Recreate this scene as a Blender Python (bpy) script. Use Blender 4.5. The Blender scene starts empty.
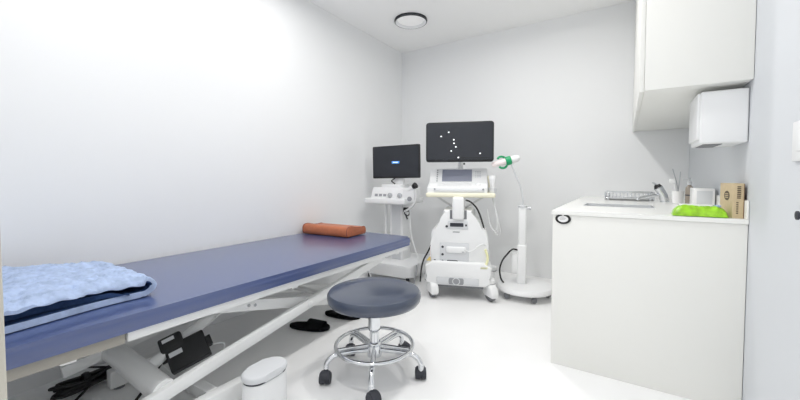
import bpy, bmesh, math, random
from mathutils import Vector, Matrix, noise
random.seed(4)
S = bpy.context.scene
COL = S.collection
PI = math.pi

# ------------------------------------------------------------------ materials
def lin(c):
    return tuple(((v/255)/12.92 if v/255 <= .04045 else ((v/255+.055)/1.055)**2.4) for v in c) + (1,)

def mat(name, rgb, rough=.5, metal=0, spec=.5, noise_amt=0, noise_scale=20, bump=0, bump_scale=200, emit=None, estr=0, coat=0, alpha=1, trans=0, coat_r=.05):
    m = bpy.data.materials.new(name); m.use_nodes = True
    nt = m.node_tree; b = nt.nodes['Principled BSDF']
    c = lin(rgb)
    b.inputs['Base Color'].default_value = c
    b.inputs['Roughness'].default_value = rough
    b.inputs['Metallic'].default_value = metal
    b.inputs['Specular IOR Level'].default_value = spec
    b.inputs['Coat Weight'].default_value = coat
    b.inputs['Coat Roughness'].default_value = coat_r
    b.inputs['Transmission Weight'].default_value = trans
    b.inputs['Alpha'].default_value = alpha
    tc = nt.nodes.new('ShaderNodeTexCoord')
    if noise_amt:
        n = nt.nodes.new('ShaderNodeTexNoise'); n.inputs['Scale'].default_value = noise_scale; n.inputs['Detail'].default_value = 4
        nt.links.new(tc.outputs['Object'], n.inputs['Vector'])
        r = nt.nodes.new('ShaderNodeValToRGB')
        r.color_ramp.elements[0].position = .3; r.color_ramp.elements[1].position = .7
        r.color_ramp.elements[0].color = tuple(v*(1-noise_amt) for v in c[:3])+(1,)
        r.color_ramp.elements[1].color = tuple(min(1, v*(1+noise_amt)) for v in c[:3])+(1,)
        nt.links.new(n.outputs['Fac'], r.inputs['Fac']); nt.links.new(r.outputs['Color'], b.inputs['Base Color'])
    if bump:
        n = nt.nodes.new('ShaderNodeTexNoise'); n.inputs['Scale'].default_value = bump_scale; n.inputs['Detail'].default_value = 3
        nt.links.new(tc.outputs['Object'], n.inputs['Vector'])
        bp = nt.nodes.new('ShaderNodeBump'); bp.inputs['Strength'].default_value = bump; bp.inputs['Distance'].default_value = .002
        nt.links.new(n.outputs['Fac'], bp.inputs['Height']); nt.links.new(bp.outputs['Normal'], b.inputs['Normal'])
    if emit:
        b.inputs['Emission Color'].default_value = lin(emit); b.inputs['Emission Strength'].default_value = estr
    return m

M = dict(
    wall=mat('wall_paint', (236, 237, 238), .7, spec=.2, bump=.05, bump_scale=60),
    ceil=mat('ceiling_paint', (249, 249, 248), .8, spec=.1),
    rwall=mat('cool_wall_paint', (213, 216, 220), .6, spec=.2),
    floor=mat('white_floor', (247, 247, 247), .28, spec=.45, noise_amt=.012, noise_scale=3),
    lam=mat('white_laminate', (238, 238, 234), .4, spec=.35),
    top=mat('white_solid_surface', (243, 243, 240), .25, spec=.45),
    metalw=mat('white_powder_coat', (235, 236, 236), .35, spec=.5),
    shadedw=mat('shaded_rail_coat', (160, 156, 147), .45),
    plas=mat('white_plastic', (236, 237, 238), .35),
    plas2=mat('pale_grey_plastic', (214, 216, 219), .4),
    ivory=mat('ivory_plastic', (240, 236, 214), .45),
    navy=mat('navy_vinyl', (62, 79, 128), .36, spec=.8, coat=.8, coat_r=.2, bump=.12, bump_scale=350),
    seatn=mat('slate_vinyl', (56, 66, 86), .34, spec=.6, coat=.7, coat_r=.15, bump=.1, bump_scale=350),
    chrome=mat('chrome', (225, 227, 230), .1, metal=1),
    steel=mat('brushed_steel', (190, 192, 195), .28, metal=1),
    sink_steel=mat('sink_steel', (226, 228, 230), .42, metal=.75),
    black=mat('black_plastic', (24, 25, 28), .45),
    rubber=mat('dark_rubber', (50, 52, 60), .6),
    felt=mat('black_foam', (20, 21, 23), .85, spec=.1, bump=.3, bump_scale=150),
    greyrub=mat('grey_rubber', (120, 122, 126), .6),
    screen=mat('dark_screen', (42, 45, 52), .3, spec=.4),
    touch=mat('touch_screen', (128, 132, 146), .25, spec=.5, emit=(128, 132, 150), estr=.15),
    blue=mat('blue_screen_bar', (60, 130, 200), .4, emit=(70, 140, 215), estr=.8),
    dotw=mat('white_screen_dot', (240, 242, 245), .4, emit=(240, 242, 245), estr=1),
    leather=mat('tan_leather', (184, 108, 72), .42, noise_amt=.08, noise_scale=30, bump=.15, bump_scale=200),
    leather2=mat('dark_tan_leather', (140, 76, 55), .45, noise_amt=.08, noise_scale=30),
    fleece=mat('pale_blue_fleece', (172, 188, 217), .95, spec=.05, noise_amt=.16, noise_scale=24, bump=.7, bump_scale=230),
    fleece2=mat('navy_fleece', (52, 72, 110), .95, spec=.05, noise_amt=.2, noise_scale=60, bump=.6, bump_scale=260),
    green=mat('green_plastic', (30, 160, 105), .4),
    lime=mat('lime_film', (150, 205, 40), .3, noise_amt=.3, noise_scale=35),
    kraft=mat('kraft_card', (205, 186, 152), .8, noise_amt=.04, noise_scale=60),
    kraft_shade=mat('shaded_card', (120, 92, 72), .8),
    ink=mat('brown_ink', (105, 92, 76), .8),
    yellow=mat('yellow_sticker', (226, 200, 120), .5),
    paleyel=mat('pale_yellow_plastic', (238, 236, 190), .5),
    pink=mat('pink_plastic', (246, 234, 234), .4),
    cablew=mat('white_cable', (228, 229, 230), .45),
    cableb=mat('black_cable', (22, 22, 24), .5),
    bottle=mat('clear_brown_bottle', (150, 140, 128), .25),
    dark_reflect=mat('chrome_dark_reflection', (70, 72, 75), .22, metal=1),
    lamp=mat('lamp_diffuser', (245, 245, 245), .5, emit=(255, 252, 246), estr=.12),
    label=mat('grey_print', (150, 152, 156), .6),
    ceramic=mat('white_ceramic', (242, 242, 242), .2),
    beige=mat('beige_door_paint', (205, 201, 189), .6),
)

# ------------------------------------------------------------------ mesh helpers
def link(name, bm, m, parent=None, smooth=True, mats=None):
    me = bpy.data.meshes.new(name)
    bmesh.ops.recalc_face_normals(bm, faces=bm.faces)
    bm.to_mesh(me); bm.free()
    if mats:
        for k in mats: me.materials.append(k)
    else:
        me.materials.append(m)
    if smooth:
        for p in me.polygons: p.use_smooth = True
        me.set_sharp_from_angle(angle=math.radians(38))
    o = bpy.data.objects.new(name, me); COL.objects.link(o)
    if parent is not None: o.parent = parent
    return o

def xf(bm, verts, M4):
    bmesh.ops.transform(bm, matrix=M4, verts=verts)

def box(bm, x0, x1, y0, y1, z0, z1, bev=0, seg=2, rot=None):
    r = bmesh.ops.create_cube(bm, size=1); vs = r['verts']
    xf(bm, vs, Matrix.Diagonal((x1-x0, y1-y0, z1-z0, 1)))
    if bev:
        es = list({e for v in vs for e in v.link_edges})
        rr = bmesh.ops.bevel(bm, geom=es, offset=bev, segments=seg, profile=.5, affect='EDGES')
        vs = list({v for f in rr['faces'] for v in f.verts} | {v for v in vs if v.is_valid})
    mm = Matrix.Translation(((x0+x1)/2, (y0+y1)/2, (z0+z1)/2))
    if rot is not None: mm = mm @ rot
    xf(bm, vs, mm)
    return vs

def lathe(bm, prof, n=40, c=(0, 0, 0), M4=None, caps=True):
    rings = []
    for r, z in prof:
        rings.append([bm.verts.new((c[0]+r*math.cos(2*PI*k/n), c[1]+r*math.sin(2*PI*k/n), c[2]+z)) for k in range(n)])
    for a, b in zip(rings, rings[1:]):
        for k in range(n): bm.faces.new((a[k], a[(k+1) % n], b[(k+1) % n], b[k]))
    if caps:
        bm.faces.new(rings[0][::-1]); bm.faces.new(rings[-1])
    vs = [v for r in rings for v in r]
    if M4 is not None: xf(bm, vs, M4)
    return vs

def spline(pts, n=8):
    P = [Vector(p) for p in pts]
    if len(P) < 3: return P
    Q = [P[0]*2-P[1]]+P+[P[-1]*2-P[-2]]; out = []
    for i in range(1, len(Q)-2):
        for k in range(n):
            t = k/n; a, b, c, d = Q[i-1:i+3]
            out.append(.5*((2*b)+(c-a)*t+(2*a-5*b+4*c-d)*t*t+(3*b-a-3*c+d)*t**3))
    out.append(P[-1]); return out

def tube(bm, pts, r, n=10, smooth=0, closed=False, radii=None):
    P = spline(pts, smooth) if smooth else [Vector(p) for p in pts]
    N = len(P); rings = []; up = None
    for i, p in enumerate(P):
        if closed: t = (P[(i+1) % N]-P[i-1]).normalized()
        else: t = (P[min(i+1, N-1)]-P[max(i-1, 0)]).normalized()
        if up is None:
            up = Vector((0, 0, 1)) if abs(t.z) < .9 else Vector((1, 0, 0))
        a = t.cross(up)
        if a.length < 1e-5: a = t.cross(Vector((0, 1, 0)))
        a.normalize(); b = a.cross(t).normalized(); up = b
        rr = r if radii is None else radii[0]+(radii[1]-radii[0])*i/max(1, N-1)
        rings.append([bm.verts.new(p+a*rr*math.cos(2*PI*k/n)+b*rr*math.sin(2*PI*k/n)) for k in range(n)])
    pairs = list(zip(rings, rings[1:])) + ([(rings[-1], rings[0])] if closed else [])
    for a, b in pairs:
        for k in range(n): bm.faces.new((a[k], a[(k+1) % n], b[(k+1) % n], b[k]))
    if not closed:
        bm.faces.new(rings[0][::-1]); bm.faces.new(rings[-1])

def prism(bm, outline, h0, h1, axis='z', bev=0, seg=2):
    """outline in 2D; axis z: (x,y); axis y: (x,z); axis x: (y,z)"""
    def pt(p, h):
        if axis == 'z': return (p[0], p[1], h)
        if axis == 'y': return (p[0], h, p[1])
        return (h, p[0], p[1])
    a = [bm.verts.new(pt(p, h0)) for p in outline]; b = [bm.verts.new(pt(p, h1)) for p in outline]
    f0 = bm.faces.new(a[::-1]); f1 = bm.faces.new(b)
    n = len(a)
    for k in range(n): bm.faces.new((a[k], a[(k+1) % n], b[(k+1) % n], b[k]))
    if bev:
        es = list({e for f in (f0, f1) for e in f.edges})
        bmesh.ops.bevel(bm, geom=es, offset=bev, segments=seg, profile=.5, affect='EDGES')

def rrect(x0, x1, y0, y1, r, n=6):
    o = []
    for cx, cy, a0 in ((x1-r, y1-r, 0), (x0+r, y1-r, 90), (x0+r, y0+r, 180), (x1-r, y0+r, 270)):
        for k in range(n+1):
            a = math.radians(a0+90*k/n); o.append((cx+r*math.cos(a), cy+r*math.sin(a)))
    return o

def bar(bm, p, q, w, h, bev=.003):
    """rectangular bar between two points; w across (horizontal), h in the other direction"""
    p, q = Vector(p), Vector(q); d = q-p; L = d.length; t = d/L
    a = t.cross(Vector((0, 0, 1)))
    a = a.normalized() if a.length > 1e-5 else Vector((1, 0, 0))
    b = a.cross(t).normalized()
    R = Matrix((a, t, b)).transposed().to_4x4()
    box_vs = bmesh.ops.create_cube(bm, size=1)['verts']
    xf(bm, box_vs, Matrix.Diagonal((w, L, h, 1)))
    if bev:
        es = list({e for v in box_vs for e in v.link_edges})
        rr = bmesh.ops.bevel(bm, geom=es, offset=bev, segments=2, profile=.5, affect='EDGES')
        box_vs = list({v for f in rr['faces'] for v in f.verts} | {v for v in box_vs if v.is_valid})
    xf(bm, box_vs, Matrix.Translation((p+q)/2) @ R)

def B(): return bmesh.new()

def thing(name, label, cat, loc=(0, 0, 0), rz=0, group=None):
    o = bpy.data.objects.new(name, None); COL.objects.link(o)
    o.location = loc; o.rotation_euler = (0, 0, rz); o.empty_display_size = .1
    o['label'] = label; o['category'] = cat
    if group: o['group'] = group
    return o

def tag(o, label, cat, group=None):
    o['label'] = label; o['category'] = cat
    if group: o['group'] = group
    return o

def struct(o):
    o['kind'] = 'structure'; return o

def pbox(name, m, parent, x0, x1, y0, y1, z0, z1, bev=.004, seg=2, rot=None):
    bm = B(); box(bm, x0, x1, y0, y1, z0, z1, bev, seg, rot); return link(name, bm, m, parent)

def ptube(name, m, parent, pts, r, n=10, smooth=0, closed=False, radii=None):
    bm = B(); tube(bm, pts, r, n, smooth, closed, radii); return link(name, bm, m, parent)

def plathe(name, m, parent, prof, n=40, c=(0, 0, 0), M4=None):
    bm = B(); lathe(bm, prof, n, c, M4); return link(name, bm, m, parent)

RX = lambda a: Matrix.Rotation(math.radians(a), 4, 'X')
RY = lambda a: Matrix.Rotation(math.radians(a), 4, 'Y')
RZ = lambda a: Matrix.Rotation(math.radians(a), 4, 'Z')
T = lambda *v: Matrix.Translation(v)

# ------------------------------------------------------------------ room
XL, XR, YB, YF, H = -2.347, .439, 3.71, .06, 2.54
bm = B(); box(bm, XL-.1, XR+.1, -.9, YB+.1, -.1, 0); struct(link('floor', bm, M['floor'], smooth=False))
bm = B(); box(bm, XL-.1, XR+.1, -.9, YB+.1, H, H+.1); struct(link('ceiling', bm, M['ceil'], smooth=False))
bm = B(); box(bm, XL-.1, XL, YF-.1, YB+.1, 0, H); struct(link('wall_left', bm, M['wall'], smooth=False))
bm = B(); box(bm, XL-.1, XR+.1, YB, YB+.1, 0, H); struct(link('wall_back', bm, M['wall'], smooth=False))
bm = B(); box(bm, XR, XR+.1, -.9, YB, 0, H); struct(link('wall_right', bm, M['rwall'], smooth=False))
bm = B(); box(bm, XL-.1, -.43, YF-.12, YF-.01, 0, H); box(bm, -.43, XR, YF-.12, YF-.01, 2.1, H)
struct(link('wall_front', bm, M['wall'], smooth=False))
bm = B(); box(bm, -.445, -.398, YF-.14, YF, 0, 2.1, .003); box(bm, -.445, XR, YF-.14, YF, 2.06, 2.12, .003)
struct(link('trim_1', bm, M['beige']))

# ------------------------------------------------------------------ ceiling lights
def downlight(x, y, label, first=None):
    t = thing('ceiling_downlight', label, 'ceiling light', (x, y, H), 0, 'round ceiling downlights')
    bm = B(); lathe(bm, [(.160, 0), (.161, -.010), (.158, -.020), (.154, -.024), (.150, -.024)], 48, caps=False)
    link('trim_ring', bm, M['dark_reflect'], t)  # chrome ring coloured dark for the doorway reflected in its near side
    bm = B(); lathe(bm, [(.150, -.0235), (.127, -.002)], 48, caps=False); link('inner_baffle', bm, M['plas'], t)
    bm = B(); lathe(bm, [(.127, -.002), (.10, -.006), (.05, -.008), (.001, -.008)], 48)
    link('diffuser', bm, M['lamp'], t)
    return t
downlight(-1.79, 2.99, 'round recessed ceiling light with a chrome ring, above the far left corner', None)
def lamp(x, y, watts, size=.13, z=H-.012):
    l = bpy.data.lights.new('downlight_lamp', 'AREA'); l.shape = 'DISK'; l.size = size; l.energy = watts
    l.color = (1, .985, .96)
    o = bpy.data.objects.new('downlight_lamp', l); COL.objects.link(o); o.location = (x, y, z)
    return o
LW = 6.2
for x, y in ((-1.79, 2.99), (-1.79, 1.7), (-.70, 1.6), (-.70, .7), (-.70, 2.45), (-1.79, .55)):
    if (x, y) != (-1.79, 2.99):
        downlight(x, y, {(-1.79, 1.7): 'round ceiling downlight over the middle of the navy bed', (-.70, 1.6): 'round ceiling downlight over the floor beside the stool',
                  (-.70, .7): 'round ceiling downlight just inside the doorway', (-.70, 2.45): 'round ceiling downlight in front of the white counter',
                  (-1.79, .55): 'round ceiling downlight over the blanket end of the bed'}[(x, y)])
    if (x, y) != (-1.79, 2.99): lamp(x, y, 4.5 if x < -1 else 9.5)

# ------------------------------------------------------------------ treatment bed
bed = thing('treatment_bed', 'long navy vinyl treatment bed on a white scissor-lift frame along the left wall', 'treatment bed', (-1.88, 1.28, 0))
def bl(x, y, z): return (x+1.88, y-1.28, z)
bx0, bx1, by0, by1 = -2.325-(-1.88), -1.43+1.88, .12-1.28, 2.42-1.28
bm = B()
prism(bm, rrect(bx0, bx1, by0, by1, .045), .467, .527, 'z', .028, 5)
link('mattress', bm, M['navy'], bed)
pbox('bed_board', M['metalw'], bed, bx0+.03, bx1-.03, by0+.03, by1-.03, .452, .4675, .002)
# rails
pbox('side_rail', M['metalw'], bed, bx1-.05, bx1-.012, .50-1.28, by1-.06, .430, .466, .004)
pbox('rail_end', M['shadedw'], bed, bx1-.055, bx1-.018, by0+.02, .495-1.28, .425, .463, .004)  # shade on the rail's near end put into a darker colour
pbox('side_rail', M['metalw'], bed, bx0+.06, bx0+.10, by0+.04, by1-.06, .41, .452, .004)
for y in (.35, 1.25, 2.25):
    pbox('cross_rail', M['metalw'], bed, bx0+.08, bx1-.03, y-1.28-.02, y-1.28+.02, .415, .452, .003)
# scissor arms
for x, w in ((-1.50, .03), (-2.02, .03)):
    z0 = .125 if x > -1.8 else .165
    bm = B(); bar(bm, bl(x, .46, z0), bl(x, 2.08, .415), w, .052, .004)
    a = link('lift_arm', bm, M['metalw'], bed)
    bm = B(); lathe(bm, [(.016, 0), (.016, .006), (.012, .009), (.001, .009)], 20, M4=T(*bl(x+w/2, 1.38, z0+(.92/1.62)*(.415-z0))) @ RY(90)); link('pivot_bolt', bm, M['metalw'], a)
for x, w in ((-1.555, .03), (-1.965, .03)):
    bm = B(); bar(bm, bl(x, .86, .418), bl(x, 2.34, .05), w, .055, .004)
    a = link('lift_arm', bm, M['metalw'], bed)
    if x > -1.8:
        for yy in (1.03, 1.065):
            zz = .418-(yy-.86)*.2486
            bm = B(); lathe(bm, [(.008, 0), (.008, .003), (.006, .005), (.001, .005)], 16, M4=T(*bl(x+w/2, yy, zz)) @ RY(90)); link('bolt', bm, M['steel'], a)
bm = B(); tube(bm, [bl(-2.02, .64, .185), bl(-1.515, .64, .155)], .047, 28); link('cross_tube', bm, M['metalw'], bed)
bm = B(); tube(bm, [bl(-1.98, 1.62, .25), bl(-1.53, 1.62, .25)], .016, 16); link('tie_rod', bm, M['metalw'], bed)
bm = B(); tube(bm, [bl(-1.98, 2.3, .06), bl(-1.54, 2.3, .06)], .03, 16); link('roller_tube', bm, M['metalw'], bed)
for x in (-1.94, -1.6):
    bm = B(); lathe(bm, [(.03, -.0125), (.036, -.008), (.036, .008), (.03, .0125)], 20, M4=T(*bl(x, 2.36, .036)) @ RY(90)); link('roller_wheel', bm, M['greyrub'], bed)
# base
for x in (-1.445, -2.02):
    pbox('base_bar', M['metalw'], bed, x+1.88-.025, x+1.88+.025, (.22 if x > -1.8 else .62)-1.28, .93-1.28, .012, .095, .005)
    if x > -1.8: pbox('pivot_post', M['metalw'], bed, x+1.88-.03, x+1.88+.03, (.42 if x > -1.8 else .66)-1.28, (.50 if x > -1.8 else .72)-1.28, .09, .165 if x > -1.8 else .2, .004)
    for y in ((.26, .89) if x > -1.8 else (.66, .89)):
        plathe('levelling_foot', M['greyrub'], bed, [(.022, 0), (.022, .008), (.010, .012), (.008, .02)], 16, bl(x, y, 0))
pbox('base_crossbar', M['metalw'], bed, -2.02+1.88, -1.45+1.88, .80-1.28, .85-1.28, .02, .07, .004)
# actuator + control box
p0, p1 = Vector(bl(-1.74, .66, .16)), Vector(bl(-1.80, 1.28, .43))
bm = B(); tube(bm, [p0, p0+(p1-p0)*.5], .026, 20); link('actuator_body', bm, M['metalw'], bed)
bm = B(); tube(bm, [p0+(p1-p0)*.48, p1], .014, 16); tube(bm, [p0+(p1-p0)*.5+Vector((.04, 0, 0)), p1+Vector((.04, 0, 0))], .006, 10); link('actuator_rod', bm, M['metalw'], bed)
mid = p0+(p1-p0)*.30
ang = math.degrees(math.atan2(p1.z-p0.z, p1.y-p0.y))
cbM = T(mid.x+.07, mid.y-.03, mid.z-.045) @ RZ(-22) @ RX(18) @ RY(48) @ Matrix.Scale(.82, 4)
cb = None
bm = B(); vs = box(bm, -.075, .075, -.10, .10, -.03, .03, .008, 3); xf(bm, vs, cbM); cb = link('control_box', bm, M['black'], bed)
bm = B(); vs = box(bm, -.13, -.04, -.115, .0, -.02, .035, .012, 3); xf(bm, vs, cbM); link('motor_housing', bm, M['black'], bed)
for q_ in ((-.030, -.004, -.085, -.02, .030, .0315), (-.115, -.095, -.095, -.035, .035, .0365)):
    bm = B(); vs = box(bm, *q_, 0); xf(bm, vs, cbM); link('white_label', bm, M['plas2'], cb)
for q_ in ((-.03, .03, .095, .125, -.012, .022), (-.02, .0, -.125, -.098, -.01, .01)):
    bm = B(); vs = box(bm, *q_, .004); xf(bm, vs, cbM); link('plug', bm, M['black'], cb)
q = Vector(cbM @ Vector((-.02, -.12, 0)))
ptube('power_cable', M['cableb'], bed, [q, q+Vector((.02, -.06, -.05)), bl(-1.72, .60, .05), bl(-1.7, .45, .008), bl(-1.62, .22, .006)], .006, 8, 8)
q2 = Vector(cbM @ Vector((.03, .12, .01)))
ptube('thin_cable', M['cablew'], bed, [q2, q2+Vector((.05, .03, 0)), q2+Vector((.07, -.03, -.08)), q2+Vector((.02, -.08, -.10))], .003, 6, 8)
# small black cable loop under far part of the bed
ptube('hanging_cable', M['cableb'], bed, [bl(-1.75, 1.60, .43), bl(-1.72, 1.66, .40), bl(-1.70, 1.76, .385), bl(-1.70, 1.84, .40), bl(-1.72, 1.86, .44)], .010, 8, 8)
ptube('hanging_cable', M['cablew'], bed, [bl(-1.7, 1.2, .43), bl(-1.68, 1.32, .37), bl(-1.66, 1.45, .385), bl(-1.68, 1.6, .42)], .003, 6, 8)

# bundled cord under the bed
cord = thing('power_cord', 'bundled black power cord lying on the floor under the blanket end of the bed', 'cord', (-2.13, .56, 0))
for k in range(6):
    L, w = .10+.012*math.sin(k*2), .022+.004*(k % 3)
    pts = [(math.cos(a)*w+.012*math.sin(k*1.3), math.sin(a)*L, .02+.010*k*.8+.006*math.sin(a*2+k)) for a in [2*PI*i/20 for i in range(20)]]
    bm = B()
    tube(bm, pts, .008, 8, 0, True)
    link('loop', bm, M['cableb'], cord)
plathe('tie', M['black'], cord, [(.036, -.012), (.04, 0), (.036, .012)], 16, M4=T(0, .01, .042) @ RX(90))
ptube('lead', M['cableb'], cord, [(.0, .09, .07), (-.04, .0, .10), (-.05, -.07, .15), (-.02, -.09, .22), (-.03, -.10, .30), (-.02, -.09, .4)], .005, 8, 8)
ptube('lead', M['cableb'], cord, [(.02, .04, .04), (.10, -.05, .02), (.18, -.13, .007), (.30, -.26, .007)], .005, 8, 8)

# ------------------------------------------------------------------ blanket
def make_blanket():
    t = thing('folded_blanket', 'pale blue fluffy blanket with a navy underside, folded on the near end of the bed', 'blanket', (-1.85, .4, .527))
    path = []
    y0, y1 = .13, .605
    n1 = 110
    for i in range(n1+1): path.append((y0+(y1-y0)*i/n1, .017))
    for i in range(1, 16):
        a = -PI/2+PI*i/16
        path.append((y1+.032*math.cos(a), .041+.024*math.sin(a)))
    for i in range(n1+1):
        f = i/n1; path.append((y1-(y1-y0)*f, .065+.012*math.sin(f*PI*.9)))
    NX = 120; th = .017
    bm = B(); outer = []; inner = []
    for i, (y, z) in enumerate(path):
        a = Vector(path[max(0, i-1)]); b = Vector(path[min(len(path)-1, i+1)])
        tt = (b-a).normalized(); nn = Vector((tt.y, -tt.x))    # outward normal (down for the bottom layer)
        ro, ri = [], []
        for j in range(NX+1):
            u = j/NX
            xf0 = -1.575+.02*math.sin(y*9)
            xb0 = -2.06-(.64-y)*.55
            x = xf0+(xb0-xf0)*u
            top0 = i > n1+8
            edge = min(1, min(u, 1-u)/.045)**.5
            bumpy = .006*noise.noise(Vector((x*22, y*22, z*30)))+.005*noise.noise(Vector((x*55+7, y*55, z*40)))+.011*noise.noise(Vector((x*7, y*16, 3)))+.006*noise.noise(Vector((x*95, y*95, z*60)))
            top = 1 if i > n1 else 0
            lift = 0
            if top: lift = 0.005*math.exp(-((u-.10)/.10)**2)*noise.noise(Vector((y*14, 1, 2)))+.0025*math.sin(y*95+x*9)*math.exp(-(u/.15)**2)
            k = th*((.40 if top0 else .75)+(.60 if top0 else .25)*edge)+(bumpy if top or i > n1-2 else 0)
            droop = -.016*math.exp(-u/.08) if i > n1+14 else 0
            ro.append(bm.verts.new((x+1.85, y+nn.x*k-.4, max(.0008, z+nn.y*k+lift+droop))))
            ri.append(bm.verts.new((x+1.85, y-nn.x*th*.6*(edge if top0 else 1)-.4, z-nn.y*th*.6*(edge if top0 else 1)+lift+droop)))
        outer.append(ro); inner.append(ri)
    for i in range(len(path)-1):
        for j in range(NX):
            f = bm.faces.new((outer[i][j], outer[i][j+1], outer[i+1][j+1], outer[i+1][j])); f.material_index = 0
            f = bm.faces.new((inner[i][j], inner[i+1][j], inner[i+1][j+1], inner[i][j+1])); f.material_index = 1
        for j in (0, NX):
            f = bm.faces.new((outer[i][j], outer[i+1][j], inner[i+1][j], inner[i][j])); f.material_index = 0
    for i in (0, len(path)-1):
        for j in range(NX):
            f = bm.faces.new((outer[i][j], inner[i][j], inner[i][j+1], outer[i][j+1])); f.material_index = 0
    link('blanket_cloth', bm, None, t, mats=[M['fleece'], M['fleece2']])
    # inner navy fold between the layers
    bm = B(); NXi, NYi = 24, 30; g = [[], []]
    for s in (0, 1):
        for i in range(NYi+1):
            y = .135+(.56-.135)*i/NYi; row = []
            for j in range(NXi+1):
                u = j/NXi; x = -1.598+.012*math.sin(y*13)+(-2.05+1.598)*u
                zz = (.030 if s == 0 else .046+.008*(1-i/NYi))+.004*noise.noise(Vector((x*20, y*20, s*5)))
                if i > NYi-4 and s: zz -= .006*(i-NYi+4)
                row.append(bm.verts.new((x+1.85, y-.4, zz)))
            g[s].append(row)
    for i in range(NYi):
        for j in range(NXi):
            bm.faces.new((g[1][i][j], g[1][i][j+1], g[1][i+1][j+1], g[1][i+1][j])); bm.faces.new((g[0][i][j], g[0][i+1][j], g[0][i+1][j+1], g[0][i][j+1]))
        for j in (0, NXi): bm.faces.new((g[0][i][j], g[0][i+1][j], g[1][i+1][j], g[1][i][j]))
    for i in (0, NYi):
        for j in range(NXi): bm.faces.new((g[0][i][j], g[0][i][j+1], g[1][i][j+1], g[1][i][j]))
    link('navy_inner_fold', bm, M['fleece2'], t)
make_blanket()

# ------------------------------------------------------------------ pillow
pil = thing('bolster_pillow', 'tan brown leather pillow lying at the far end of the navy bed', 'pillow', (-2.065, 2.19, .527), math.radians(4))
prof = [(-.115, .004), (-.128, .02), (-.13, .05), (-.122, .074), (-.10, .084), (-.06, .083), (.0, .070), (.06, .066), (.10, .068), (.122, .06), (.13, .04), (.128, .015), (.115, .004)]
prof = [(p.x, p.y) for p in spline([(a, b, 0) for a, b in prof], 3)]
bm = B(); prism(bm, prof, -.235, .235, 'x', .010, 3); link('cushion', bm, M['leather'], pil)
for x in (.2295, -.2295): ptube('piping', M['leather2'], pil, [(x, y, z) for y, z in prof[1:-1]], .0035, 8)

# ------------------------------------------------------------------ stool
st = thing('rolling_stool', 'round slate blue rolling stool on a chrome five-caster base', 'stool', (-1.065, 1.42, 0), 0)
bm = B(); lathe(bm, [(.215, .370), (.226, .374), (.234, .385), (.237, .400), (.236, .416), (.228, .430), (.212, .4365), (.12, .440), (.001, .441)], 64); link('seat', bm, M['seatn'], st)
plathe('seat_plate', M['black'], st, [(.15, .358), (.19, .364), (.20, .371)], 40)
plathe('gas_cylinder', M['chrome'], st, [(.024, .10), (.024, .225), (.031, .228), (.031, .36)], 28)
plathe('hub', M['chrome'], st, [(.02, .085), (.036, .092), (.038, .10), (.038, .150), (.034, .16), (.028, .165)], 32)
bm = B(); tube(bm, [(.196*math.cos(2*PI*k/64), .196*math.sin(2*PI*k/64), .150) for k in range(64)], .0095, 14, 0, True); link('foot_ring', bm, M['chrome'], st)
base_a = math.atan2(1.234-1.415, -.94+1.06)     # angle of the front caster
for k in range(5):
    a = base_a+2*PI*k/5; c, s = math.cos(a), math.sin(a)
    P = lambda r, z: (r*c, r*s, z)
    ptube('leg', M['chrome'], st, [P(.03, .125), P(.12, .128), P(.19, .126), P(.225, .112), P(.243, .088), P(.245, .072)], .0125, 14, 6)
    ptube('spoke', M['chrome'], st, [P(.03, .150), P(.188, .150)], .007, 10)
    sw = a+[.6, 1.9, -.4, 2.4, 1.2][k]
    cm = T(.245*c+.018*math.cos(sw), .245*s+.018*math.sin(sw), 0) @ Matrix.Rotation(sw, 4, 'Z')
    bm = B()
    vs = lathe(bm, [(.012, -.028), (.026, -.026), (.028, -.020), (.028, -.006), (.024, -.004), (.024, .004), (.028, .006), (.028, .020), (.026, .026), (.012, .028)], 28, M4=T(0, 0, .028) @ RX(90))
    xf(bm, vs, cm); ca = link('caster', bm, M['rubber'], st)
    bm = B()
    vs = []
    n = 12
    hood = [(.033*math.cos(math.radians(t_)), .028+.033*math.sin(math.radians(t_))) for t_ in [15+150*i/n for i in range(n+1)]]+[(-.02, .03), (.0, .045), (.02, .032)]
    prism(bm, hood, -.021, .021, 'y', .003); vs = list(bm.verts); xf(bm, vs, cm)
    link('caster_hood', bm, M['rubber'], ca)
    plathe('caster_stem', M['chrome'], ca, [(.010, .05), (.014, .058), (.014, .074), (.011, .08)], 16, (.245*c, .245*s, 0))

# ------------------------------------------------------------------ slippers
def slipper():
    t = thing('slipper', 'black open-toed slipper lying on the floor under the bed, the nearer one', 'slipper', (-1.75, 1.615, 0), math.radians(-68), 'black slippers under the bed')
    out = []
    n = 40
    for k in range(n):
        a = 2*PI*k/n; y = .125*math.sin(a); w = .046+.006*math.sin(a); x = w*math.copysign(abs(math.cos(a))**.75, math.cos(a))
        out.append((x, y))
    bm = B(); prism(bm, out, .001, .022, 'z', .005, 2); link('sole', bm, M['felt'], t)
    bm = B(); n = 16; r0, r1 = [], []
    rows = []
    for i in range(9):
        y = -.005+.095*i/8; row = []
        for k in range(n+1):
            a = PI*k/n; hgt = .046-.012*(i/8)
            row.append(bm.verts.new(((.054-.004*abs(i-3)/5)*math.cos(a), y, .012+hgt*math.sin(a)**.8)))
        rows.append(row)
    for r_, s_ in zip(rows, rows[1:]):
        for k in range(n): bm.faces.new((r_[k], r_[k+1], s_[k+1], s_[k]))
    o = link('strap', bm, M['felt'], t); md = o.modifiers.new('s', 'SOLIDIFY'); md.thickness = .006; md.offset = -1
    return t
s1 = slipper(); s1.scale = (1.12, 1.12, 1.05)
s2 = s1.copy(); COL.objects.link(s2)
for c_ in s1.children:
    d_ = c_.copy(); COL.objects.link(d_); d_.parent = s2
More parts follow.
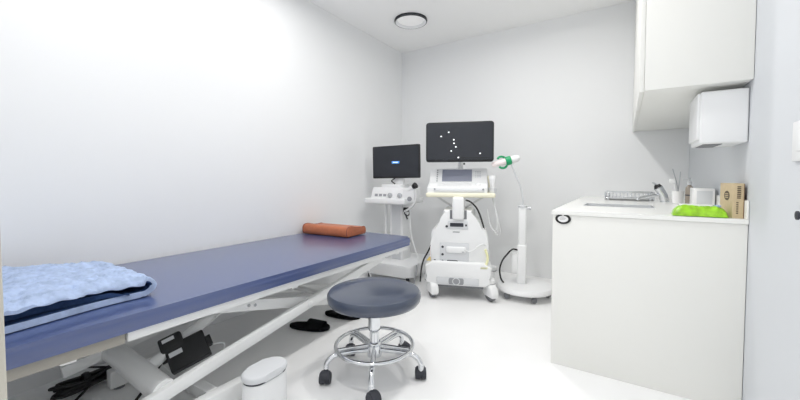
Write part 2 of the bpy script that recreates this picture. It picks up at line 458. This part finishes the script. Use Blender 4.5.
s2.location = (-1.70, 1.885, 0); s2.rotation_euler = (0, 0, math.radians(-75))
s2['label'] = 'black slipper farther under the bed, half hidden behind the stool seat'

# ------------------------------------------------------------------ pill-shaped box
pb = thing('oval_bin', 'white oval bin with a pill-shaped lid on the floor beside the bed frame', 'bin', (-1.283, .930, 0), math.radians(2))
def stadium(l, w, n=14):
    o = []
    for k in range(n+1):
        a = PI*k/n; o.append((w*math.cos(a), l-w+w*math.sin(a)))
    for k in range(n+1):
        a = PI+PI*k/n; o.append((w*math.cos(a), -(l-w)+w*math.sin(a)))
    return o
bm = B(); prism(bm, stadium(.098, .056), 0, .158, 'z', .004); link('body', bm, M['plas'], pb)
bm = B(); prism(bm, stadium(.095, .053), .157, .164, 'z'); link('shadow_seam', bm, M['rubber'], pb)  # dark strip drawn in for the shadow gap under the lid
bm = B(); prism(bm, stadium(.102, .060), .163, .192, 'z', .012, 4); link('lid', bm, M['plas2'], pb)

# ------------------------------------------------------------------ counter unit
cu = thing('counter_cabinet', 'white counter cabinet with a plain end panel facing the doorway', 'cabinet', (.06, 2.86, 0))
def cl(x0, x1, y0, y1): return x0-.06, x1-.06, y0-2.86, y1-2.86
pbox('end_panel', M['lam'], cu, *cl(-.320, .437, 2.012, 2.030), .0, .806, .002)
bm = B(); a = cl(-.295, .437, 2.03, 3.708)
box(bm, a[0], a[1], a[2], a[3], .08, .10); box(bm, a[0], a[1], a[3]-.02, a[3], .10, .79); box(bm, a[1]-.02, a[1], a[2], a[3]-.02, .10, .79); box(bm, a[0]+.05, a[0]+.065, a[2], a[3], 0, .08)
link('carcass', bm, M['lam'], cu, smooth=False)
for k in range(3):
    y0 = 2.033+k*.558
    d = pbox('door', M['lam'], cu, *cl(-.318, -.297, y0, y0+.553), .085, .80, .002)
    pbox('handle', M['steel'], d, *cl(-.338, -.319, y0+.2, y0+.35), .765, .775, .003)
# oval badge at the panel's upper corner: black ring, white centre with fine print
bm = B()
def ell(rx, rz, a): return (-.270-.06+rx*math.cos(a), .785+rz*math.sin(a))
n = 64; yb = 2.012-2.86-.0015
g0, g1 = math.radians(100), math.radians(82+360)
ro = []; ri = []
for k in range(n+1):
    a = g0+(g1-g0)*k/n
    ro.append(ell(.0375, .0265, a)); ri.append(ell(.0255, .0172, a))
prism(bm, ro+ri[::-1], yb-.002, yb+.0015, 'y')
bd = link('badge_ring', bm, M['black'], cu, smooth=False)
bm = B(); prism(bm, [ell(.0255, .0172, 2*PI*k/40) for k in range(40)], yb-.0012, yb+.0015, 'y'); link('badge_face', bm, M['ceramic'], cu, smooth=False)
bm = B()
for k, (w_, dz) in enumerate(((.010, .008), (.016, .002), (.013, -.004))):
    for j in range(int(w_/.003)*2):
        x = -.33-w_+j*.003; box(bm, x, x+.0018, yb-.0017, yb-.001, .785+dz, .785+dz+.0028)
link('badge_print', bm, M['label'], cu, smooth=False)

wt = thing('worktop', 'glossy white worktop with an inset sink on the counter cabinet', 'worktop', (.06, 2.86, .807))
bm = B(); hx0, hx1, hy0, hy1 = -.215-.06, .145-.06, 2.46-2.86, 2.70-2.86
X0, X1, Y0, Y1 = -.326-.06, .437-.06, 2.006-2.86, 3.708-2.86
for (a0, a1, c0, c1) in ((X0, X1, Y0, hy0-.0045), (X0, X1, hy1+.0045, Y1), (X0, hx0-.0045, hy0-.0045, hy1+.0045), (hx1+.0045, X1, hy0-.0045, hy1+.0045)):
    box(bm, a0, a1, c0, c1, 0, .020)
link('slab', bm, M['top'], wt, smooth=False)
bm = B(); th = .004; zb = -.16
box(bm, hx0-th, hx1+th, hy0-th, hy1+th, zb-th, zb)
box(bm, hx0-th, hx0, hy0-th, hy1+th, zb, .0215); box(bm, hx1, hx1+th, hy0-th, hy1+th, zb, .0215)
box(bm, hx0, hx1, hy0-th, hy0, zb, .0215); box(bm, hx0, hx1, hy1, hy1+th, zb, .0215)
link('sink_basin', bm, M['sink_steel'], wt, smooth=False)
pbox('upstand', M['top'], wt, X1-.0065, X1+.0005, Y0+.002, Y1, .0202, .098, .002)
plathe('drain', M['chrome'], wt, [(.03, zb), (.032, zb+.002), (.01, zb+.002)], 24, (-.09, hy0+.2, 0))

# faucet
fa = thing('sink_faucet', 'chrome single-lever faucet behind the sink on the worktop', 'faucet', (.245, 3.15, .827), 0)
plathe('base_ring', M['chrome'], fa, [(.03, 0), (.03, .006), (.024, .012)], 24)
bm = B(); tube(bm, [(0, 0, .008), (-.012, 0, .05), (-.040, 0, .105)], .027, 18); link('body', bm, M['chrome'], fa)
ptube('spout', M['chrome'], fa, [(-.02, -.005, .05), (-.07, -.02, .045), (-.14, -.05, .03), (-.16, -.06, .022), (-.165, -.062, .012)], .011, 14, 6)
bm = B(); tube(bm, [(-.039, 0, .10), (-.050, 0, .124)], .025, 20, radii=(.028, .018)); link('lever_cap', bm, M['black'], fa)
bm = B(); bar(bm, (-.044, 0, .115), (-.075, -.03, .14), .016, .008, .003); link('lever', bm, M['chrome'], fa)
# dish tray
tr = thing('drying_tray', 'low chrome drying tray standing on the worktop by the back wall', 'tray', (.035, 3.32, .827))
bm = B(); prism(bm, rrect(-.16, .145, -.12, .12, .02), .012, .018, 'z'); link('tray_floor', bm, M['steel'], tr)
for z_, rr in ((.018, .004), (.062, .005)):
    pts = [(x, y, z_) for x, y in rrect(-.165, .15, -.125, .125, .025)]
    ptube('rim', M['chrome'], tr, pts, rr, 8, 0, True)
bm = B()
for x, y in rrect(-.165, .15, -.125, .125, .025, 1): tube(bm, [(x, y, 0), (x, y, .062)], .004, 8)
for k in range(12):
    x = -.14+k*.025; tube(bm, [(x, -.125, .062), (x, -.125, .018), (x, .125, .018), (x, .125, .062)], .002, 6)
link('wire_frame', bm, M['chrome'], tr)
# cup with tongs
cup = plathe('white_cup', M['ceramic'], None, [(.026, 0), (.030, .004), (.035, .085), (.032, .085), (.028, .008), (.001, .008)], 32)
cup.location = (.302, 3.0, .8275); tag(cup, 'white cup beside the faucet, holding a pair of tongs', 'cup')
tg = thing('steel_tongs', 'thin steel tongs standing up in the white cup', 'tongs', (.302, 3.0, .838))
for s_, (tx, ty, tz) in enumerate(((-.012, -.01, .225), (.012, .01, .205))):
    ptube('arm', M['steel'], tg, [(.008*(1-2*s_), .0, .0), (tx*.4, ty*.4, .11), (tx-.02*(s_-1)*-1, ty, tz)], .003, 8, 4)
wb = thing('toothbrush', 'white handled brush leaning in the white cup', 'brush', (.302, 3.012, .838))
bm = B(); bar(bm, (.004, 0, .0), (-.02, .012, .14), .014, .008, .003); link('handle', bm, M['plas'], wb)
bm = B(); box(bm, -.045, -.005, .0, .024, .125, .155, .004); link('head', bm, M['plas'], wb)
# bottle
bt = thing('soap_bottle', 'slim clear brown pump bottle between the white cup and the white box', 'bottle', (.352, 2.92, .827))
plathe('body', M['bottle'], bt, [(.018, 0), (.021, .004), (.021, .10), (.018, .115), (.010, .122), (.010, .13)], 24)
plathe('pump_cap', M['plas2'], bt, [(.012, .128), (.012, .150), (.005, .152), (.005, .168)], 20)
bm = B(); bar(bm, (.006, 0, .168), (-.035, -.004, .164), .011, .009, .003); link('pump_nozzle', bm, M['plas2'], bt)
plathe('dark_band', M['rubber'], bt, [(.0215, .058), (.0222, .062), (.0215, .066)], 24)
# white box + grey face
wbx = thing('tissue_box', 'small white box with a grey end behind the green wipes pack', 'box', (.378, 2.66, .827))
pbox('carton', M['ceramic'], wbx, -.045, .045, -.08, .08, 0, .115, .003)
pbox('grey_end', M['plas2'], wbx, -.034, .034, -.0825, -.0795, .012, .10, .001)
# wipes
wp = thing('wipes_pack', 'soft lime green wipes pack with a white top lying on the worktop edge', 'wipes', (.283, 2.065, .827), math.radians(-1))
bm = B(); nx, ny = 34, 18; tops = []; bots = []
for i in range(nx+1):
    ta, ba = [], []
    for j in range(ny+1):
        u, v = i/nx*2-1, j/ny*2-1
        e = max(0, (1-abs(u)**5)*(1-abs(v)**4))**.5
        x, y = .095*u, .046*v*(1-.06*math.cos(u*5))
        z = .004+.044*e+.010*noise.noise(Vector((u*4, v*3, 2)))*e+.004*noise.noise(Vector((u*11, v*8, 5)))*e
        ta.append(bm.verts.new((x, y, max(.0045, z)))); ba.append(bm.verts.new((x, y, .001 if e > .2 else .003)))
    tops.append(ta); bots.append(ba)
for i in range(nx):
    for j in range(ny):
        bm.faces.new((tops[i][j], tops[i+1][j], tops[i+1][j+1], tops[i][j+1])); bm.faces.new((bots[i][j], bots[i][j+1], bots[i+1][j+1], bots[i+1][j]))
    for j in (0, ny): bm.faces.new((tops[i][j], tops[i+1][j], bots[i+1][j], bots[i][j]))
for i in (0, nx):
    for j in range(ny): bm.faces.new((tops[i][j], tops[i][j+1], bots[i][j+1], bots[i][j]))
link('pouch', bm, M['lime'], wp)
bm = B(); prism(bm, rrect(-.07, .05, -.020, .03, .012), .046, .054, 'z', .003); link('resealable_flap', bm, M['ceramic'], wp)
bm = B(); prism(bm, rrect(.055, .075, -.02, .015, .006), .046, .053, 'z', .002); link('corner_print', bm, mat('pale_blue_print', (170, 190, 220), .5), wp)
# kraft carton
kb = thing('kraft_carton', 'tall brown kraft carton with a round mark, at the worktop corner by the wall', 'carton', (.404, 2.118, .827), math.radians(6))
pbox('carton', M['kraft'], kb, -.020, .016, -.075, .075, 0, .150, .0015)
bm = B()
prism(bm, [(.0+.030*math.cos(2*PI*k/32)-.01, .095+.021*math.sin(2*PI*k/32)) for k in range(32)], -.0212, -.0198, 'x'); link('round_mark', bm, M['ink'], kb, smooth=False)
bm = B()
for k in range(3): box(bm, -.0216, -.0211, -.028+.0, .008, .085+k*.008, .0885+k*.008)
link('mark_print', bm, M['kraft'], kb, smooth=False)
bm = B()
for k in range(7): box(bm, -.006, .006, -.0762, -.0748, .085+k*.008, .090+k*.008)
for k in range(6): box(bm, -.008, -.001, -.0762, -.0748, .02+k*.009, .0245+k*.009)
link('side_print', bm, M['ink'], kb, smooth=False)
pbox('shaded_edge', M['kraft_shade'], kb, .0155, .0182, -.075, .075, .001, .149, .0005)  # shade on the side facing the wall, put in as a darker strip

# ------------------------------------------------------------------ wall cabinet and dispenser
uc = thing('wall_cabinet', 'white wall cabinet hung high on the right wall over the counter', 'cabinet', (.25, 2.86, 1.407))
pbox('carcass', M['lam'], uc, .068-.25, .437-.25, 2.010-2.86, 3.706-2.86, 0, 1.13, .0015)
for k in range(3):
    y0 = 2.012-2.86+k*.565
    pbox('door', M['lam'], uc, .048-.25, .067-.25, y0, y0+.561, -.004, 1.128, .002)
tdp = thing('paper_towel_dispenser', 'white paper towel dispenser on the right wall under the wall cabinet', 'dispenser', (.359, 2.18, 1.152))
bm = B(); box(bm, .278-.359, .437-.359, -.125, .125, .0, .232, .008, 3); link('housing', bm, M['plas'], tdp)
pbox('front_cover', M['plas'], tdp, .268-.359, .280-.359, -.118, .118, .02, .226, .004)
pbox('outlet_slot', M['greyrub'], tdp, -.066, .0, -.10, .10, -.003, .001, .001)

# right wall fittings
sw = thing('wall_switch', 'white switch plate on the right wall, nearer the doorway than the counter', 'switch', (XR, 1.50, 1.11))
pbox('plate', M['plas'], sw, -.010, -.0005, -.06, .06, -.06, .06, .003)
pbox('rocker', M['plas'], sw, -.014, -.0095, -.02, .02, -.03, .03, .002)
kn = thing('wall_knob', 'small dark knob on the right wall below the white switch plate', 'peg', (XR, 1.495, .89))  # plain dark wall knob, no hanging use known
plathe('knob_base', M['rubber'], kn, [(.012, .0005), (.012, .003), (.006, .004)], 20, M4=RY(-90))
plathe('knob_head', M['rubber'], kn, [(.006, .0035), (.006, .006), (.013, .008), (.013, .013), (.001, .015)], 20, M4=RY(-90))

# ------------------------------------------------------------------ ultrasound machine
um = thing('ultrasound_machine', 'white ultrasound machine with a big dark monitor and console on casters', 'ultrasound machine', (-1.224, 2.885, 0), math.radians(20))
um.scale = (1.045, 1, 1)
# local: +x right in the picture, -y towards the doorway, z up
bm = B(); prism(bm, rrect(-.275, .272, 1.137, 1.478, .022), -.085, -.055, 'y', .006, 3)
mo = link('monitor', bm, M['black'], um)
bm = B(); prism(bm, rrect(-.263, .26, 1.157, 1.466, .006), -.0865, -.0845, 'y'); sc_ = link('screen', bm, M['screen'], mo, smooth=False)
bm = B()
for px, py in ((449.5, 132.5), (442, 136.5), (454.5, 140), (454.7, 143.5), (456.5, 147), (452, 151), (459, 157.5), (480, 153.7)):
    u, w = (px-460)/121, 1.314-(py-141.5)/115
    lathe(bm, [(.0062, 0), (.0062, .0012)], 12, M4=T(u, -.0865, w) @ RX(90))
link('screen_dots', bm, M['dotw'], sc_, smooth=False)
pbox('status_bar', M['black'], sc_, -.02, .24, -.0872, -.0866, 1.168, 1.175, 0)
pbox('monitor_back', M['plas2'], um, -.12, .12, -.056, -.01, 1.20, 1.40, .012)
bm = B(); tube(bm, [(0, -.01, 1.28), (0, .10, 1.22), (0, .14, 1.10), (0, .14, 1.0), (0, .12, .86)], .022, 16, 6); link('monitor_arm', bm, M['plas'], um)
pbox('arm_knob', M['black'], um, .03, .045, -.05, -.03, 1.115, 1.13, .003)
# console: sloped panel + deck
bm = B()
prism(bm, [(-.165, .875), (-.165, .915), (-.15, .925), (-.005, .955), (.07, 1.085), (.10, 1.085), (.11, .90), (.10, .875)], -.255, .225, 'x', .010, 3)
con = link('console', bm, M['plas'], um)
# touch screen lies on the sloped face: from (y -.005,z .955) to (.07,1.085)
d = Vector((0, .075, .130)).normalized(); slope = math.degrees(math.atan2(.130, .075))
sm = T(0, .0325, 1.02) @ RX(slope)
bm = B(); vs = box(bm, -.150, .10, -.058, .062, .0005, .004, .0); xf(bm, vs, sm); link('touch_screen', bm, M['touch'], con, smooth=False)
bm = B(); vs = []
for k in range(6): vs += lathe(bm, [(.006, .0), (.006, .005)], 12, (-.192, -.055+.022*k, 0))
xf(bm, vs, sm); link('side_buttons', bm, M['label'], con)
bm = B(); vs = []
for i in range(3):
    for j in range(4): vs += box(bm, .125+i*.018, .137+i*.018, -.02+j*.018, -.009+j*.018, 0, .004)
xf(bm, vs, sm); link('keypad', bm, M['plas2'], con, smooth=False)
dm = T(0, -.078, .940) @ RX(math.degrees(math.atan2(.03, .145)))
bm = B(); vs = []
for i in range(13):
    for j in range(3): vs += box(bm, -.18+i*.022, -.164+i*.022, -.05+j*.03, -.028+j*.03, 0, .004, .0)
vs += lathe(bm, [(.022, 0), (.022, .006), (.014, .014), (.001, .017)], 20, (.15, .0, 0))
xf(bm, vs, dm); link('keys', bm, M['plas'], con)
pbox('front_drawer', M['plas2'], con, -.20, .20, -.172, -.160, .882, .905, .003)
bm = B()
for x in (-.205, .205): lathe(bm, [(.007, 0), (.007, .006)], 12, M4=T(x*.93, -.170, .906) @ RX(90))
link('drawer_buttons', bm, M['label'], con)
tray = pbox('deck_tray', M['ivory'], um, -.262, .285, -.19, .13, .838, .876, .012, 3)
bm = B(); bar(bm, (-.19, -.06, .842), (-.05, -.05, .745), .03, .016); bar(bm, (.20, -.06, .842), (.05, -.05, .745), .03, .016); link('tray_bracket', bm, M['plas2'], um)
plathe('column', M['plas'], um, [(.05, .60), (.05, .70), (.046, .70), (.046, .845)], 32, (0, -.03, 0))
# body
body_o = [(-.115, .735), (-.12, .67), (-.135, .625), (-.20, .575), (-.216, .54), (-.220, .45), (-.220, .26), (.235, .26), (.235, .44), (.228, .53), (.20, .585), (.145, .63), (.12, .67), (.11, .735)]
bm = B(); prism(bm, body_o, -.20, .22, 'y', .016, 3); body = link('body', bm, M['plas'], um)
pbox('column_recess', M['greyrub'], body, -.066, .066, -.2012, -.1985, .66, .735, .001)
pbox('column_front', M['plas'], um, -.047, .047, -.235, -.13, .655, .845, .02, 3)
pbox('upper_plate', M['plas2'], body, -.082, .078, -.206, -.197, .575, .645, .004)
bm = B(); prism(bm, rrect(-.064, .042, .597, .628, .006), -.2085, -.2055, 'y'); link('display_slot', bm, M['rubber'], body, smooth=False)
for u, w, r in ((-.09, .598, .010), (-.122, .425, .010), (-.122, .362, .010), (-.122, .305, .010), (-.185, .305, .011)):
    plathe('port', M['rubber'], body, [(r, 0), (r, .004)], 14, M4=T(u, -.2025, w) @ RX(90))
pbox('port', M['rubber'], body, .055, .068, -.2085, -.2058, .602, .618, .001)
pbox('name_label', M['label'], body, -.042, .012, -.2012, -.199, .548, .556, 0)
pbox('bay_panel', M['plas2'], body, -.145, .085, -.205, -.197, .275, .462, .006)
pbox('disc_drive', M['plas'], body, -.095, .062, -.222, -.2, .377, .432, .012, 3)
pbox('drive_button', M['label'], body, .03, .05, -.2235, -.2215, .388, .394, 0)
bm = B(); prism(bm, rrect(-.088, .0, .292, .316, .008), -.2085, -.2045, 'y'); link('card_slot', bm, M['rubber'], body, smooth=False)
# base
base_o = rrect(-.26, .26, -.27, .27, .10)
bm = B(); prism(bm, [(-.225, .115), (.225, .115), (.235, .15), (.255, .19), (.258, .27), (.20, .31), (-.20, .31), (-.258, .27), (-.255, .19), (-.235, .15)], -.25, .26, 'y', .014, 3); base = link('base', bm, M['plas'], um)
pbox('base_skirt', M['greyrub'], base, -.20, .20, -.235, .24, .098, .118, .004)
pbox('front_bumper', M['plas2'], base, -.165, .165, -.258, -.246, .125, .185, .008)
bm = B(); prism(bm, rrect(-.068, .048, .130, .182, .014), -.262, -.257, 'y'); med = link('pedal_plate', bm, M['label'], base, smooth=False)
bm = B(); lathe(bm, [(.030, 0), (.030, .003), (.024, .003), (.024, 0)], 28, M4=T(-.01, -.262, .156) @ RX(90) , caps=False); link('pedal_emblem', bm, M['plas2'], med)
pbox('sticker', M['yellow'], body, -.2175, -.214, -.19, -.12, .28, .34, 0)
bm = B(); prism(bm, [(-.255, .30), (-.218, .345), (-.218, .30)], -.19, -.17, 'y'); link('yellow_tab', bm, M['yellow'], body, smooth=False)
pbox('pink_strip', M['pink'], body, -.224, -.214, -.195, -.17, .33, .42, .002)
for k, (x, y, sa) in enumerate(((-.228, -.205, 25), (.225, -.205, 28), (-.235, .235, 10), (.245, .235, -10))):
    cm = T(x, y, 0) @ RZ(sa-90+90)
    bm = B(); vs = lathe(bm, [(.03, -.018), (.062, -.018), (.066, -.012), (.066, .012), (.062, .018), (.03, .018)], 36, M4=T(.02, -.02, .066) @ RY(90)); xf(bm, vs, cm); w_ = link('caster', bm, M['greyrub'], um)
    hood = [(-.02+.073*math.cos(math.radians(t_)), .068+.073*math.sin(math.radians(t_))) for t_ in range(-25, 215, 12)]
    bm = B(); prism(bm, hood, -.012, .052, 'x', .012, 3); xf(bm, list(bm.verts), cm); link('caster_cover', bm, M['plas'], w_)
    bm = B(); vs = lathe(bm, [(.046, .125), (.052, .132), (.052, .168), (.044, .178)], 28); xf(bm, vs, cm @ T(.02, .01, 0)); link('caster_collar', bm, M['plas'], w_)
    bm = B(); vs = lathe(bm, [(.0525, .135), (.054, .139), (.0525, .143)], 28, caps=False); xf(bm, vs, cm @ T(.02, .01, 0)); link('caster_seam', bm, M['label'], w_)
# probes on the right
for k, (y, col_) in enumerate(((-.12, 'plas'), (-.04, 'plas'), (.04, 'ivory'))):
    h_ = plathe('probe_holder', M['plas2'], um, [(.020, .86), (.026, .87), (.028, .915), (.024, .915), (.018, .87)], 20, (.268-.01*k, y, 0))
    pr = plathe('probe', M[col_], um, [(.010, .87), (.014, .90), (.013, .95), (.020, .985), (.022, 1.01), (.016, 1.02), (.001, 1.021)], 20, (.268-.01*k, y, 0))
    ptube('probe_cable', M['cablew'], um, [(.268-.01*k, y, .87), (.275, y-.01, .80), (.30+.015*k, y-.02, .66-.05*k), (.29+.01*k, y, .56-.03*k), (.25, y+.02, .60), (.225, y+.03, .72)], .005, 8, 8)
ptube('black_cable', M['cableb'], um, [(.06, -.16, .815), (.10, -.2, .80), (.15, -.205, .74), (.19, -.17, .62), (.222, -.10, .46), (.226, -.05, .40)], .007, 8, 8)
ptube('white_cable', M['cablew'], um, [(.05, -.225, .41), (.10, -.23, .40), (.15, -.225, .44), (.20, -.21, .46), (.235, -.16, .40), (.25, -.10, .30)], .005, 8, 8)
ptube('yellow_tube', M['paleyel'], um, [(.21, -.215, .42), (.228, -.215, .36), (.222, -.225, .31), (.20, -.235, .272)], .010, 10, 6)
pbox('yellow_clip', M['paleyel'], um, .17, .23, -.25, -.215, .262, .285, .004)
ptube('black_cable', M['cableb'], um, [(-.20, -.02, .46), (-.235, -.02, .40), (-.27, .0, .33), (-.31, .03, .25), (-.34, .1, .15), (-.36, .16, .012)], .007, 8, 8)
bm = B(); box(bm, -.13, .13, .13, .16, .60, .72, .006); link('rear_housing', bm, M['plas2'], um)

# ------------------------------------------------------------------ laser / therapy cart
ct = thing('therapy_cart', 'white equipment cart with a small dark monitor in the back left corner', 'equipment cart', (-1.938, 3.06, 0), math.radians(3))
bm = B(); prism(bm, rrect(-.277, .262, .998, 1.325, .008), -.12, -.095, 'y', .004)
xf(bm, list(bm.verts), T(0, 0, 1.16) @ RY(-0.8) @ T(0, 0, -1.16)); mo = link('monitor', bm, M['black'], ct)
bm = B(); prism(bm, rrect(-.265, .250, 1.016, 1.313, .002), -.1212, -.1195, 'y'); link('screen', bm, M['screen'], mo, smooth=False)
pbox('blue_bar', M['blue'], mo, -.048, .040, -.1222, -.1212, 1.145, 1.168, 0)
bm = B()
for k in range(7): box(bm, -.03+k*.008, -.025+k*.008, -.1226, -.1222, 1.152, 1.161)
link('bar_text', bm, M['dotw'], mo, smooth=False)
pbox('monitor_neck', M['plas'], ct, -.05, .065, -.09, -.05, .93, 1.12, .006)
ptube('monitor_cable', M['cableb'], ct, [(-.01, -.118, 1.0), (-.03, -.125, .985), (-.045, -.13, .97), (-.03, -.125, .955), (-.012, -.115, .94)], .006, 8, 4)
pbox('monitor_foot', M['plas'], ct, -.16, .07, -.14, .05, .90, .938, .01)
bm = B(); prism(bm, [(-.19, .80), (-.175, .86), (-.15, .905), (.12, .905), (.12, .80)], -.255, .155, 'x', .008); dev = link('control_unit', bm, M['plas'], ct)
ny, nz = -.19, .80
ds = math.degrees(math.atan2(.06, .015)); 
dm = T(0, -.1835, .828) @ RX(ds)
bm = B(); vs = []
for x in (-.21, -.16, -.11): vs += box(bm, x, x+.035, -.012, .012, .0, .004)
xf(bm, vs, dm); link('button', bm, M['label'], dev, smooth=False)
for x in (-.03, .08):
    bm = B(); vs = lathe(bm, [(.026, 0), (.024, .012), (.012, .014), (.010, .022), (.001, .022)], 20, (x, 0, 0)); xf(bm, vs, dm); link('knob', bm, M['steel'], dev)
pbox('shelf', M['plas'], ct, -.30, .17, -.25, .16, .745, .80, .012, 3)
pbox('column', M['plas'], ct, -.095, .055, -.08, .10, .14, .75, .012)
pbox('column_strip', M['plas2'], ct, -.07, .03, -.0835, -.079, .16, .74, .001)
pbox('side_post', M['plas'], ct, -.158, -.136, -.08, -.05, .14, .75, .006)
bm = B(); prism(bm, rrect(-.30, .26, -.30, .27, .06), .055, .17, 'z', .02, 3); link('base', bm, M['plas'], ct)
for x, y in ((-.24, -.24), (.20, -.24), (-.24, .21), (.20, .21)):
    w_ = plathe('caster', M['rubber'], ct, [(.012, -.016), (.026, -.014), (.028, -.008), (.028, .008), (.026, .014), (.012, .016)], 24, M4=T(x, y, .028) @ RZ(35) @ RY(90))
    plathe('caster_stem', M['steel'], w_, [(.009, .03), (.009, .06)], 12, (x, y, 0))
# handpiece block on the right with black tip
hb = pbox('handpiece_dock', M['plas'], ct, .12, .245, -.20, -.06, .76, .90, .016, 3)
bm = B(); tube(bm, [(.14, -.17, .86), (.235, -.19, .915)], .026, 18); hp = link('handpiece', bm, M['plas'], ct)
bm = B(); tube(bm, [(.228, -.189, .912), (.262, -.197, .932)], .028, 18, radii=(.024, .030)); link('handpiece_tip', bm, M['black'], hp)
bm = B(); lathe(bm, [(.022, 0), (.022, .01), (.014, .012)], 20, M4=T(.20, -.202, .80) @ RX(90)); link('dock_knob', bm, M['label'], hb)
ptube('hose', M['cablew'], ct, [(.25, -.19, .90), (.262, -.19, .84), (.25, -.19, .77), (.20, -.18, .715), (.13, -.15, .68), (.09, -.10, .67)], .011, 10, 8)
bm = B(); tube(bm, [(.11+.028*math.cos(a), -.09, .655+.03*math.sin(a)) for a in [2*PI*k/20 for k in range(20)]], .006, 8, 0, True)
box(bm, .07, .115, -.10, -.06, .66, .705, .006); tube(bm, [(.10, -.1, .64), (.12, -.1, .59)], .008, 8); link('hanging_keys', bm, M['black'], ct)
ptube('thin_cable', M['cablew'], ct, [(.15, -.11, .72), (.165, -.12, .55), (.19, -.14, .42), (.27, -.17, .24), (.34, -.19, .10), (.40, -.2, .008)], .005, 8, 8)
ptube('thin_cable', M['cablew'], ct, [(-.19, -.31, .42-.3), (-.17, -.35, .10), (-.14, -.37, .05), (-.10, -.40, .008)], .006, 8, 8)
ptube('thin_cable', M['label'], ct, [(.27, -.19, .17), (.28, -.21, .12), (.28, -.25, .03), (.29, -.30, .008)], .006, 8, 8)

# ------------------------------------------------------------------ exam lamp / arm stand
ls = thing('exam_lamp', 'white floor-standing exam lamp with a green ring, on a round wheeled base', 'exam lamp', (-.70, 3.05, 0), math.radians(13))
bm = B(); lathe(bm, [(.20, .055), (.222, .060), (.23, .07), (.228, .085), (.215, .098), (.12, .108), (.001, .11)], 56); link('base', bm, M['plas'], ls)
for k in range(5):
    a = math.radians(-90+36+72*k-12); x, y = .185*math.cos(a), .185*math.sin(a)
    w_ = plathe('caster', M['greyrub'], ls, [(.010, -.014), (.024, -.012), (.026, -.006), (.026, .006), (.024, .012), (.010, .014)], 20, M4=T(x, y, .026) @ RZ(math.degrees(a)+40) @ RY(90))
    plathe('caster_stem', M['steel'], w_, [(.009, .03), (.009, .06)], 12, (x, y, 0))
pbox('pole_sleeve', M['plas'], ls, -.062, .012, -.04, .04, .108, .44, .012, 3)
pbox('power_pack', M['plas'], ls, -.105, -.06, -.035, .035, .20, .36, .008)
pbox('pole', M['plas'], ls, -.055, .008, -.03, .03, .42, .755, .010, 3)
plathe('pole_cap', M['plas2'], ls, [(.036, .75), (.038, .755), (.036, .768), (.016, .772)], 24, (-.023, 0, 0))
bm = B(); lathe(bm, [(.008, 0), (.008, .02), (.014, .022), (.014, .034), (.001, .036)], 16, M4=T(.010, 0, .745) @ RY(90)); link('clamp_knob', bm, M['steel'], ls)
ptube('flexible_neck', M['plas2'], ls, [(-.023, 0, .765), (-.022, 0, .82), (-.04, 0, .92), (-.08, -.005, 1.02), (-.11, -.01, 1.10), (-.125, -.01, 1.145)], .008, 12, 8)
hm = Vector((-.165, -.02, 1.140)); hd = Vector((.21, .05, .058)).normalized()
R = hd.to_track_quat('Z', 'Y').to_matrix().to_4x4()
hd4 = T(*hm) @ R
bm = B(); vs = lathe(bm, [(.012, .0), (.026, .015), (.033, .05), (.030, .10), (.018, .12), (.001, .122)], 28); xf(bm, vs, hd4); link('lamp_head', bm, M['plas'], ls)
bm = B(); vs = lathe(bm, [(.001, -.118), (.014, -.117), (.020, -.108), (.024, -.07), (.027, -.02), (.028, .01)], 28); xf(bm, vs, hd4); link('lamp_nose', bm, M['pink'], ls)
bm = B(); vs = lathe(bm, [(.034, .0), (.038, .005), (.038, .042), (.034, .047)], 28); xf(bm, vs, hd4); gb = link('green_band', bm, M['green'], ls)
ax = (hd*.55+Vector((0, -.83, .05))).normalized()
rm = T(*(hm-hd*.028)) @ ax.to_track_quat('Z', 'Y').to_matrix().to_4x4()
bm = B(); tube(bm, [rm @ Vector((.050*math.cos(a), .050*math.sin(a), 0)) for a in [math.radians(-128+270*k/36) for k in range(37)]], .0095, 12); link('green_clip_ring', bm, M['green'], ls)
ptube('power_cable', M['cableb'], ls, [(-.06, -.03, .395), (-.10, -.05, .40), (-.14, -.07, .36), (-.18, -.07, .30), (-.20, -.06, .22), (-.19, -.04, .14), (-.17, -.02, .105)], .007, 8, 8)

# ------------------------------------------------------------------ camera, world, view
cam = bpy.data.cameras.new('camera'); co = bpy.data.objects.new('camera', cam); COL.objects.link(co)
pitch = math.atan(13/351); yaw = math.atan(225*math.cos(pitch)/351)
co.location = (0, 0, 1.0); co.rotation_euler = (PI/2-pitch, 0, yaw)
cam.sensor_width = 36; cam.lens = 36*351/800; cam.shift_y = -9/800; cam.clip_start = .01
S.camera = co
w = bpy.data.worlds.new('world'); S.world = w; w.use_nodes = True
w.node_tree.nodes['Background'].inputs[0].default_value = (1, .99, .97, 1)
w.node_tree.nodes['Background'].inputs[1].default_value = 1.5
S.view_settings.view_transform = 'Standard'; S.view_settings.look = 'None'
S.view_settings.exposure = 0.0; S.view_settings.gamma = 1
S.view_settings.use_curve_mapping = False
try: S.cycles.max_bounces = 12; S.cycles.diffuse_bounces = 8
except Exception: pass
